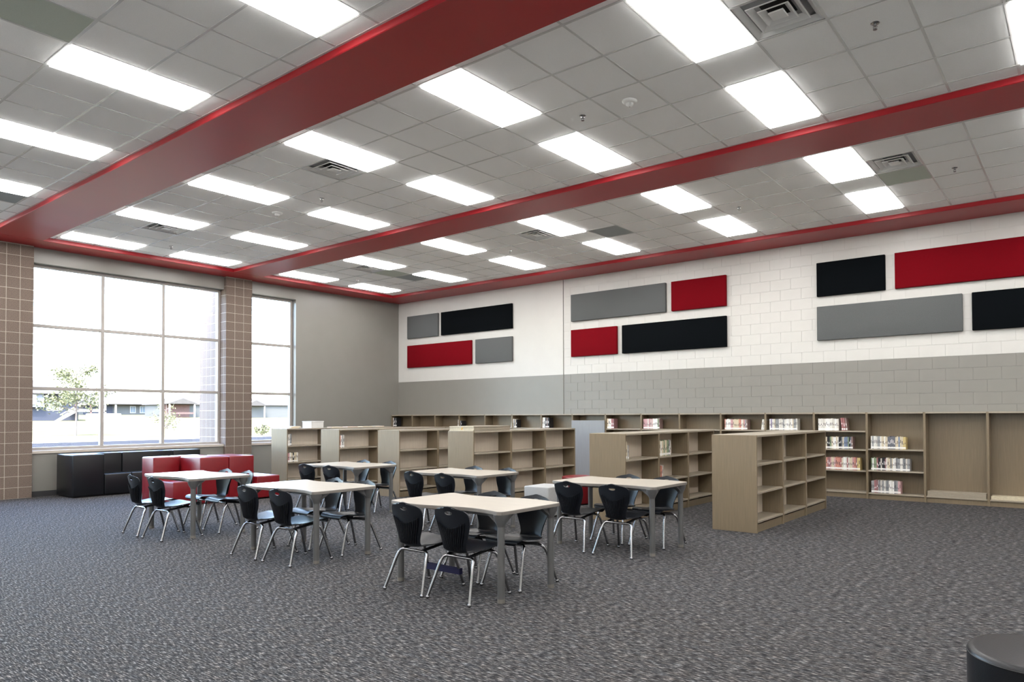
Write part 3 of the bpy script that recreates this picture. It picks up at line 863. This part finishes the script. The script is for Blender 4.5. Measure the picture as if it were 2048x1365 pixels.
def chair_meshes():
    # refine the rows so the hand hole has room
    rows = []
    for i in range(len(ROWS)-1):
        rows.append(ROWS[i])
        if ROWS[i][1] > 0.66: rows.append(tuple((a_+b_)/2 for a_, b_ in zip(ROWS[i], ROWS[i+1])))
    rows.append(ROWS[-1])
    nv = len(rows)
    g = [[shell_point(rows[j], -1+2*i/NU) for i in range(NU+1)] for j in range(nv)]
    HC, HA, HB = 0.708, 0.044, 0.015
    inside = lambda p: ((p.x/HA)**2 + ((p.z-HC)/HB)**2) < 1.0 and p.z > 0.62
    bm = bmesh.new()
    vv = [[bm.verts.new(p) for p in row] for row in g]
    killed = []
    for j in range(nv-1):
        for i in range(NU):
            q = [vv[j][i], vv[j][i+1], vv[j+1][i+1], vv[j+1][i]]
            c = sum((v.co for v in q), Vector())/4
            if inside(c): killed.append(q); continue
            bm.faces.new(q)
    kv = set(v for q in killed for v in q)
    for v in kv:
        if v.link_faces:
            d = math.hypot(v.co.x/HA, (v.co.z-HC)/HB)
            if d > 1e-4:
                v.co.x /= d; v.co.z = HC + (v.co.z-HC)/d
    bmesh.ops.delete(bm, geom=[v for v in bm.verts if not v.link_faces], context='VERTS')
    bm.normal_update()
    bmesh.ops.solidify(bm, geom=bm.faces[:], thickness=0.0085)
    bmesh.ops.recalc_face_normals(bm, faces=bm.faces[:])
    me = bpy.data.meshes.new('shell'); bm.to_mesh(me); bm.free()
    me.materials.append(m_shell)
    for p in me.polygons: p.use_smooth = True
    me.set_sharp_from_angle(angle=math.radians(45))
    # ribs on the rear of the back
    rb = MB()
    for k in range(-7, 8):
        u = k/7*0.80
        ztop = 0.585 + 0.050*(u/0.8)**2
        pts = []
        for q in range(9):
            z = 0.412 + (ztop-0.412)*q/8
            row = row_at(z)
            p = shell_point(row, u*0.98)
            p.y -= 0.0115
            pts.append(p)
        rb.tube(pts, 0.0056, 6)
    rbm = rb.mesh('ribs', m_rib)
    # frame
    def leg(sx, rear):
        if rear: P_ = [(sx*0.236, -0.236, 0.022), (sx*0.205, -0.184, 0.18), (sx*0.188, -0.152, 0.275), (sx*0.177, -0.132, 0.316), (sx*0.156, -0.119, 0.336), (sx*0.125, -0.115, 0.340)]
        else: P_ = [(sx*0.222, 0.236, 0.022), (sx*0.200, 0.192, 0.18), (sx*0.184, 0.154, 0.30), (sx*0.175, 0.132, 0.346), (sx*0.154, 0.116, 0.366), (sx*0.125, 0.110, 0.370)]
        pts = [P_[0], P_[1]] + catmull(P_[1:], 3)[1:]
        return MB().tube(pts, 0.0125, 12).mesh('leg', m_chrome)
    legs = [(leg(sx, rr), (sx*(0.236 if rr else 0.222)*1.006, (-0.238 if rr else 0.238))) for sx in (-1, 1) for rr in (True, False)]
    gl_ = MB().lathe([(0.0, 0.0), (0.013, 0.0), (0.016, 0.006), (0.0150, 0.020), (0.010, 0.026)], 14).mesh('glide', m_chrome)
    cb1 = MB().tube([(-0.126, -0.115, 0.340), (0.126, -0.115, 0.340)], 0.0125, 12).mesh('crossbar', m_chrome)
    cb2 = MB().tube([(-0.126, 0.110, 0.370), (0.126, 0.110, 0.370)], 0.0125, 12).mesh('crossbar', m_chrome)
    sr = [MB().tube([(sx*0.12, -0.125, 0.352), (sx*0.12, 0.120, 0.384)], 0.013, 10).mesh('seat_rail', m_rib) for sx in (-1, 1)]
    return me, rbm, legs, gl_, (cb1, cb2), sr
SH, RB, LEGS, GL, CB, SR = chair_meshes()
def make_chair(label, x, y, rz):
    r = thing('shell_chair', label, 'chair', (x, y, 0), rz, 'black shell chairs at the tables')
    put('shell', SH, r); put('ribs', RB, r)
    for me, (gx, gy) in LEGS:
        l = put('leg', me, r); put('glide', GL, l, (gx, gy, 0.0015))
    for me in CB: put('crossbar', me, r)
    for me in SR: put('seat_rail', me, r)
    return r
SEATS = {  # offsets from the table centre: near left, near right (facing the panels), far left, far right (facing the camera)
    'T1': [(-0.262, -0.325), (0.262, -0.310), (-0.20, 0.24), (0.315, 0.24)],
    'T2': [(-0.300, -0.350), (0.297, -0.350), (-0.20, 0.285), (0.33, 0.285)],
    'T3': [(-0.285, -0.345), (0.333, -0.340), (-0.26, 0.275), (0.325, 0.275)],
    'T4': [(-0.265, -0.430), (0.337, -0.430), (-0.20, 0.265), (0.352, 0.265)],
    'T5': [(-0.350, -0.340), (0.282, -0.340), (0.20, 0.285), (0.57, 0.285)],
    'T6': [(-0.363, -0.340), (0.228, -0.340), (-0.30, 0.285), (0.33, 0.285)]}
SEATS['T5'][2:] = [(-0.345, 0.285), (0.313, 0.285)]
TW = {'T1': 'the nearest table', 'T2': 'the table beside two islands', 'T3': 'the middle front table', 'T4': 'the table before the red sofa', 'T5': 'the farthest table', 'T6': 'the table behind the nearest one'}
rc_ = random.Random(11)
chairs = {}
for k, offs in SEATS.items():
    cx_, cy_ = TAB[k][0], TAB[k][1]
    for i, (dx, dy) in enumerate(offs):
        side = ('left', 'right')[i % 2]
        lb = 'black ribbed shell chair, %s on the %s side of %s' % (side, 'camera' if i < 2 else 'far', TW[k])
        rz = (0 if i < 2 else PI) + math.radians(rc_.uniform(-3, 3))
        chairs[(k, i)] = make_chair(lb, cx_+dx, cy_+dy, rz)
c1 = chairs[('T1', 0)]
# dark blue kick band stretched around the front legs of the nearest left chair
bnd = MB()
ya = 0.206
for s_ in (-1, 1):
    bnd.box((-0.2215, ya+s_*0.0165-0.0015, 0.104), (0.2215, ya+s_*0.0165+0.0015, 0.156))
bnd.box((-0.2230, ya-0.018, 0.104), (-0.2200, ya+0.018, 0.156)).box((0.2200, ya-0.018, 0.104), (0.2230, ya+0.018, 0.156))
bo = bnd.build('kick_band', m_band, None, c1.location, c1.rotation_euler.z)
tag(bo, 'dark blue band stretched between chair legs under the nearest table', 'band')

# ---------------------------------------------------------------- soft seating
def sofa_part(name, a, b2, m, parent, c=0.022): return MB().cbox(a, b2, c, seg=3).build(name, m, parent)
r = thing('black_sofa', 'black vinyl modular sofa under the wide window', 'sofa', (0.0, -8.13, 0))
HS, SS = 0.79, 0.41
sofa_part('arm', (0.03, 0.0, 0.02), (0.86, 0.50, HS), m_vblack, r)
sofa_part('backrest', (0.03, 0.503, 0.02), (0.40, 0.96, HS), m_vblack, r)
sofa_part('backrest', (0.03, 0.963, 0.02), (0.40, 1.90, HS), m_vblack, r)
sofa_part('backrest', (0.03, 1.903, 0.02), (0.40, 2.45, HS), m_vblack, r)
sofa_part('seat', (0.403, 0.503, 0.02), (0.86, 0.96, SS), m_vblack, r)
sofa_part('seat', (0.403, 0.963, 0.02), (0.86, 1.90, SS), m_vblack, r)
sofa_part('seat', (0.403, 1.903, 0.02), (0.86, 2.45, SS), m_vblack, r)
MB().box((0.06, 0.03, 0), (0.82, 2.42, 0.02)).build('plinth', m_seam, r)
r = thing('red_sofa', 'dark red vinyl modular sofa in a stepped row before the window', 'sofa', (2.35, -7.66, 0))
sofa_part('backrest', (0.20, 0.0, 0.02), (0.66, 0.42, HS), m_vred, r)
sofa_part('backrest', (0.20, 0.423, 0.02), (0.55, 0.90, HS), m_vred, r)
sofa_part('seat', (0.663, 0.0, 0.02), (1.40, 0.40, SS), m_vred, r)
sofa_part('backrest', (0.66, 0.423, 0.02), (1.40, 0.905, HS), m_vred, r)
sofa_part('backrest', (0.56, 0.908, 0.02), (1.40, 1.35, HS), m_vred, r)
sofa_part('seat', (0.60, 1.353, 0.02), (1.50, 1.78, SS), m_vred, r)
MB().box((0.24, 0.05, 0), (1.36, 0.40, 0.02)).box((0.24, 0.40, 0), (0.50, 0.87, 0.02)).box((0.66, 0.40, 0), (1.36, 1.74, 0.02)).build('plinth', m_seamr, r)
r = thing('grey_ottoman', 'light grey fabric cube ottoman behind the nearest tables', 'ottoman', (9.17, -5.17, 0))
sofa_part('cushion', (0, 0, 0.02), (0.47, 0.47, 0.44), m_ott, r, 0.015)
MB().box((0.02, 0.02, 0), (0.45, 0.45, 0.02)).build('plinth', m_seam, r)
def round_ottoman(x, y, rad, h, m, ms_, label):
    r = thing('round_ottoman', label, 'ottoman', (x, y, 0), 0, 'round ottomans')
    MB().lathe([(rad-0.02, 0.015), (rad-0.004, 0.02), (rad, 0.03), (rad, h-0.022)], 64).build('body', m, r)
    MB().lathe([(rad, h-0.020), (rad-0.003, h-0.008), (rad-0.012, h-0.001), (rad-0.03, h), (0.0, h+0.002)], 64).build('top', m, r)
    MB().lathe([(rad-0.004, h-0.024), (rad+0.0025, h-0.0235), (rad+0.0025, h-0.0185), (rad-0.004, h-0.018)], 64).build('piping', ms_, r)
    MB().lathe([(rad-0.03, 0.0), (rad-0.03, 0.016)], 40).build('plinth', m_seam, r)
round_ottoman(15.765, -9.33, 0.262, 0.445, m_vblack, m_seam, 'dark round ottoman at the bottom right corner of the photo')
round_ottoman(8.98, -3.60, 0.26, 0.46, m_vred, m_seamr, 'red round ottoman behind the right table, by an island')

# ---------------------------------------------------------------- outside the windows
def gz(x):                       # ground height outside
    P_ = [(2, -0.12), (-6, -0.12), (-21, 0.22), (-34, 0.38), (-95, 0.80), (-112, 1.0), (-145, 2.0), (-400, 6)]
    for (a, za), (b_, zb) in zip(P_, P_[1:]):
        if x <= a and x >= b_: return za + (zb-za)*(x-a)/(b_-a)
    return -0.12
m_grass = mat('grass', srgb(83, 79, 59), 0.9, noise=((0.6, 0.6, 0.6), 0.18), bump=(6, 0.3), spec=0.0)
m_asph = mat('asphalt', srgb(44, 45, 48), 0.9, noise=((2, 2, 2), 0.10), spec=0.0)
m_conc = mat('concrete', srgb(130, 126, 120), 0.9, noise=((2, 2, 2), 0.04), spec=0.0)
m_sideb = mat('siding_blue', srgb(44, 46, 54), 0.7, noise=((0.5, 0.5, 12), 0.05), spec=0.15)
m_sidebl = mat('siding_pale', srgb(74, 76, 82), 0.7, noise=((0.5, 0.5, 12), 0.05), spec=0.15)
m_sideg = mat('siding_grey', srgb(68, 68, 66), 0.7, noise=((0.5, 0.5, 12), 0.05), spec=0.15)
m_roof = mat('shingles', srgb(62, 59, 56), 0.9, noise=((2, 2, 2), 0.08), spec=0.15)
m_trimw = mat('house_trim', srgb(128, 124, 121), 0.7, noise=((1, 1, 1), 0.03))
m_hglass = mat('house_glass', srgb(86, 94, 100), 0.1, noise=((1, 1, 1), 0.05))
m_brickr = mat('house_brick', srgb(80, 62, 58), 0.9, noise=((3, 3, 6), 0.12), spec=0.15)
m_leaf = mat('leaf', srgb(84, 86, 62), 0.7, noise=((3, 3, 3), 0.25), spec=0.15)
m_bark = mat('bark', srgb(74, 66, 60), 0.9, noise=((8, 8, 2), 0.2))
def ground(name, x0, x1, m, label, cat, dz=0.0, y0=-120, y1=160):
    xs = sorted(set([x0, x1] + [q for q in (-6, -21, -34, -95, -112, -145) if x1 < q < x0]), reverse=True)
    mb = MB(); vs = []
    for x in xs: vs += [(x, y0, gz(x)+dz), (x, y1, gz(x)+dz)]
    mb.add(vs, [(2*i, 2*i+1, 2*i+3, 2*i+2) for i in range(len(xs)-1)])
    return struct(mb.build(name, m), label, cat)
ground('ground', -0.36, -400, m_grass, 'sunlit lawn outside the windows', 'lawn')
ground('ground_road', -9.0, -24.0, m_asph, 'grey road outside the windows', 'road', 0.015)
ground('ground_kerb', -24.0, -26.0, m_conc, 'pale pavement beyond the road', 'pavement', 0.02)
ground('ground_path', -56, -58, m_conc, 'pale path across the lawn', 'path', 0.02)

def hipped(root, x0, x1, y0, y1, ze, zr, ov=0.4):
    x0 -= ov; x1 += ov; y0 -= ov; y1 += ov
    xm = (x0+x1)/2; hy = min((y1-y0)/2, (x1-x0)/2)
    vs = [(x0, y0, ze), (x1, y0, ze), (x1, y1, ze), (x0, y1, ze), (xm, y0+hy, zr), (xm, y1-hy, zr),
          (x0, y0, ze-.15), (x1, y0, ze-.15), (x1, y1, ze-.15), (x0, y1, ze-.15)]
    MB().add(vs, [(0, 1, 4), (1, 2, 5, 4), (2, 3, 5), (3, 0, 4, 5), (0, 6, 7, 1), (1, 7, 8, 2), (2, 8, 9, 3), (3, 9, 6, 0), (9, 8, 7, 6)]).build('roof', m_roof, root)
def gable_x(root, x0, x1, y0, y1, ze, zr, m=None):
    ym = (y0+y1)/2
    vs = [(x0, y0, ze), (x1, y0, ze), (x1, y1, ze), (x0, y1, ze), (x0, ym, zr), (x1, ym, zr)]
    MB().add(vs, [(0, 1, 5, 4), (3, 4, 5, 2), (1, 2, 5), (0, 4, 3), (0, 3, 2, 1)]).build('porch_roof', m or m_roof, root)
def house_window(root, x, y0, y1, z0, z1):
    f = MB().box((x, y0-.12, z0-.12), (x+0.08, y1+.12, z1+.12)).build('window', m_trimw, root)
    MB().box((x+0.08, y0, z0), (x+0.10, (y0+y1)/2-.04, z1)).build('pane', m_hglass, f)
    MB().box((x+0.08, (y0+y1)/2+.04, z0), (x+0.10, y1, z1)).build('pane', m_hglass, f)
# house at the left: blue-grey split level with a deck and stairs
r = thing('blue_house', 'blue-grey house with white deck stairs, seen through the wide window', 'house')
X = -110.0; z0 = 0.9
MB().box((X-9, 9, z0-1), (X, 27.6, 4.9)).build('wall', m_sideb, r)
MB().box((X, 12, 3.0), (X+1.0, 23.0, 5.0)).build('bay_wall', m_sidebl, r)
hipped(r, X-9, X+1.0, 9, 27.6, 5.1, 7.3)
house_window(r, X+1.0, 20.6, 22.0, 3.5, 4.7)
house_window(r, X, 23.7, 25.4, 2.6, 3.9)
dk = MB().box((X+0.2, 26.2, 2.3), (X+3.2, 30.2, 2.5)).build('deck', m_trimw, r)
for y in (26.3, 28.2, 30.1):
    MB().box((X+3.0, y-.1, z0-.3), (X+3.2, y+.1, 3.5)).build('deck_post', m_brickr if y < 29 else m_trimw, r)
MB().box((X+3.05, 26.2, 3.35), (X+3.15, 30.2, 3.5)).box((X+3.05, 26.2, 2.6), (X+3.15, 30.2, 2.7)).build('deck_rail', m_trimw, r)
MB().add([(X+3.0, 26.3, 2.4), (X+3.0, 24.0, 0.95), (X+3.0, 23.7, 0.95), (X+3.0, 26.0, 2.75), (X+4.2, 26.3, 2.4), (X+4.2, 24.0, 0.95), (X+4.2, 23.7, 0.95), (X+4.2, 26.0, 2.75)],
         [(0, 1, 2, 3), (7, 6, 5, 4), (0, 3, 7, 4), (1, 5, 6, 2), (2, 6, 7, 3), (0, 4, 5, 1)]).build('stairs', m_trimw, r)
MB().add([(X+4.2, 26.3, 3.4), (X+4.2, 24.0, 1.9), (X+4.2, 24.0, 1.75), (X+4.2, 26.3, 3.25), (X+4.28, 26.3, 3.4), (X+4.28, 24.0, 1.9), (X+4.28, 24.0, 1.75), (X+4.28, 26.3, 3.25)],
         [(0, 1, 2, 3), (7, 6, 5, 4), (0, 4, 5, 1), (2, 6, 7, 3)]).build('stair_rail', m_trimw, r)
# long low house in the middle
r = thing('grey_house', 'long low grey house under a broad roof, middle of wide window', 'house')
X = -143.0
MB().box((X-10, 37, 1.0), (X, 53.5, 4.2)).build('wall', m_sideg, r)
MB().box((X, 39.0, 1.6), (X+0.06, 44.0, 4.1)).build('recess_wall', m_sideb, r)
MB().box((X+1.2, 43.9, 1.0), (X+1.5, 44.2, 4.1)).build('porch_post', m_trimw, r)
hipped(r, X-10, X+1.4, 37, 53.5, 4.15, 6.6)
for y in (47.2, 49.0, 51.4): house_window(r, X, y, y+0.8, 2.4, 3.6)
# porch house right of it
r = thing('porch_house', 'pale house with a gabled porch, right part of wide window', 'house')
X = -122.0
MB().box((X-10, 45.5, 1.0), (X-2, 55.5, 3.9)).build('wall', m_sideg, r)
hipped(r, X-10, X-2, 45.5, 55.5, 3.9, 5.6)
MB().box((X-2, 45.5, 1.0), (X-1.9, 50.0, 3.9)).build('porch_wall', m_brickr, r)
gable_x(r, X-3, X+0.4, 45.1, 50.6, 3.9, 4.95)
for y in (45.6, 50.0): MB().box((X, y-.12, 1.0), (X+0.25, y+.12, 3.9)).build('porch_post', m_trimw, r)
MB().box((X, 45.8, 2.0), (X+0.1, 49.9, 2.3)).build('porch_rail', m_brickr, r)
r = thing('distant_house', 'pale distant house seen through the narrow window', 'house')
X = -118.0
MB().box((X-9, 57.0, 1.0), (X-1, 68, 3.8)).build('wall', m_sideg, r)
hipped(r, X-9, X-1, 57.0, 68, 3.8, 5.2)
gable_x(r, X-2, X+0.6, 57.4, 61.8, 3.6, 4.7)
for y in (57.8, 61.4): MB().box((X+0.2, y-.1, 1.0), (X+0.4, y+.1, 3.6)).build('porch_post', m_trimw, r)
tag(MB().cbox((-95.0, 23.6, gz(-95)-0.1), (-92.5, 27.0, gz(-93)+1.2), 0.1).build('utility_block', m_conc), 'pale block on the lawn between tree and houses', 'utility box')

def tree(x, y, h, cr_, ztr, n, seed, name, label, leaf=0.16):
    rg = random.Random(seed)
    zb = gz(x)
    r = thing(name, label, 'tree', (x, y, zb-0.05))
    tr_ = MB().tube([(0, 0, 0), (0.04, 0.02, ztr), (0.0, 0.05, h*0.62), (0.02, 0.0, h*0.9)], 0.07, 8, radii=[h*0.014, h*0.011, h*0.007, h*0.003])
    ends = []
    for k in range(16):
        a = rg.uniform(0, 2*PI); zz_ = rg.uniform(ztr*0.95, h*0.8); L_ = cr_*rg.uniform(0.55, 1.0)*(1.1-0.5*(zz_-ztr)/(h-ztr))
        e_ = Vector((math.cos(a)*L_, math.sin(a)*L_, zz_+L_*rg.uniform(0.25, 0.7)))
        tr_.tube([(0.02, 0.02, zz_), tuple(e_*0.5 + Vector((0, 0, zz_*0.5+0.05))), tuple(e_)], 0.02, 5, radii=[h*0.007, h*0.005, h*0.002])
        ends.append((e_, zz_))
    tr_.build('trunk', m_bark, r)
    fo = MB()
    for k in range(n):
        e_, zz_ = rg.choice(ends)
        base = Vector((0, 0, zz_))
        p = base.lerp(e_, rg.uniform(0.45, 1.05)) + Vector((rg.gauss(0, 1), rg.gauss(0, 1), rg.gauss(0, 1)))*cr_*0.13
        a = Vector((rg.gauss(0, 1), rg.gauss(0, 1), rg.gauss(0, 1))).normalized()*leaf*rg.uniform(0.6, 1.1)
        c = a.orthogonal().normalized()*leaf*0.5
        fo.add([p-a, p+c, p+a, p-c], [(0, 1, 2, 3)])
    f = fo.build('foliage', m_leaf, r); f['kind'] = 'stuff'
tree(-33.6, 2.9, 4.6, 1.5, 1.5, 2400, 5, 'young_tree', 'young leafy tree on the lawn outside the wide window', 0.09)
tree(-25.5, 4.5, 2.35, 0.75, 0.6, 420, 9, 'sapling', 'thin sapling outside, behind the right mullion', 0.06)
def shrub(x, y, h, seed, label, n=160):
    rg = random.Random(seed)
    r = thing('shrub', label, 'shrub', (x, y, gz(x)-0.03), 0, 'shrubs outside the windows')
    st = MB()
    for k in range(7):
        a = rg.uniform(0, 2*PI); st.tube([(0, 0, 0), (math.cos(a)*h*0.3, math.sin(a)*h*0.3, h*0.5), (math.cos(a)*h*0.5, math.sin(a)*h*0.5, h*0.85)], 0.012, 5)
    st.build('stems', m_bark, r)
    fo = MB()
    for k in range(n):
        a = rg.uniform(0, 2*PI); q = math.sqrt(rg.random())
        p = Vector((math.cos(a)*q*h*0.6, math.sin(a)*q*h*0.6, h*rg.uniform(0.25, 1.0)*(1-0.35*q*q)))
        d = Vector((rg.gauss(0, 1), rg.gauss(0, 1), rg.gauss(0, 1))).normalized()*h*0.12
        c = d.orthogonal().normalized()*h*0.06
        fo.add([p-d, p+c, p+d, p-c], [(0, 1, 2, 3)])
    f = fo.build('foliage', m_leaf, r); f['kind'] = 'stuff'
shrub(-27.0, 9.6, 0.7, 1, 'left low shrub outside the narrow window')
shrub(-26.8, 10.7, 0.75, 2, 'right low shrub outside the narrow window')
shrub(-6.2, -3.35, 0.55, 3, 'low shrub outside the wide window, left of a mullion', 120)
shrub(-6.0, -1.3, 0.7, 4, 'low shrub outside the wide window, near the pillar', 120)
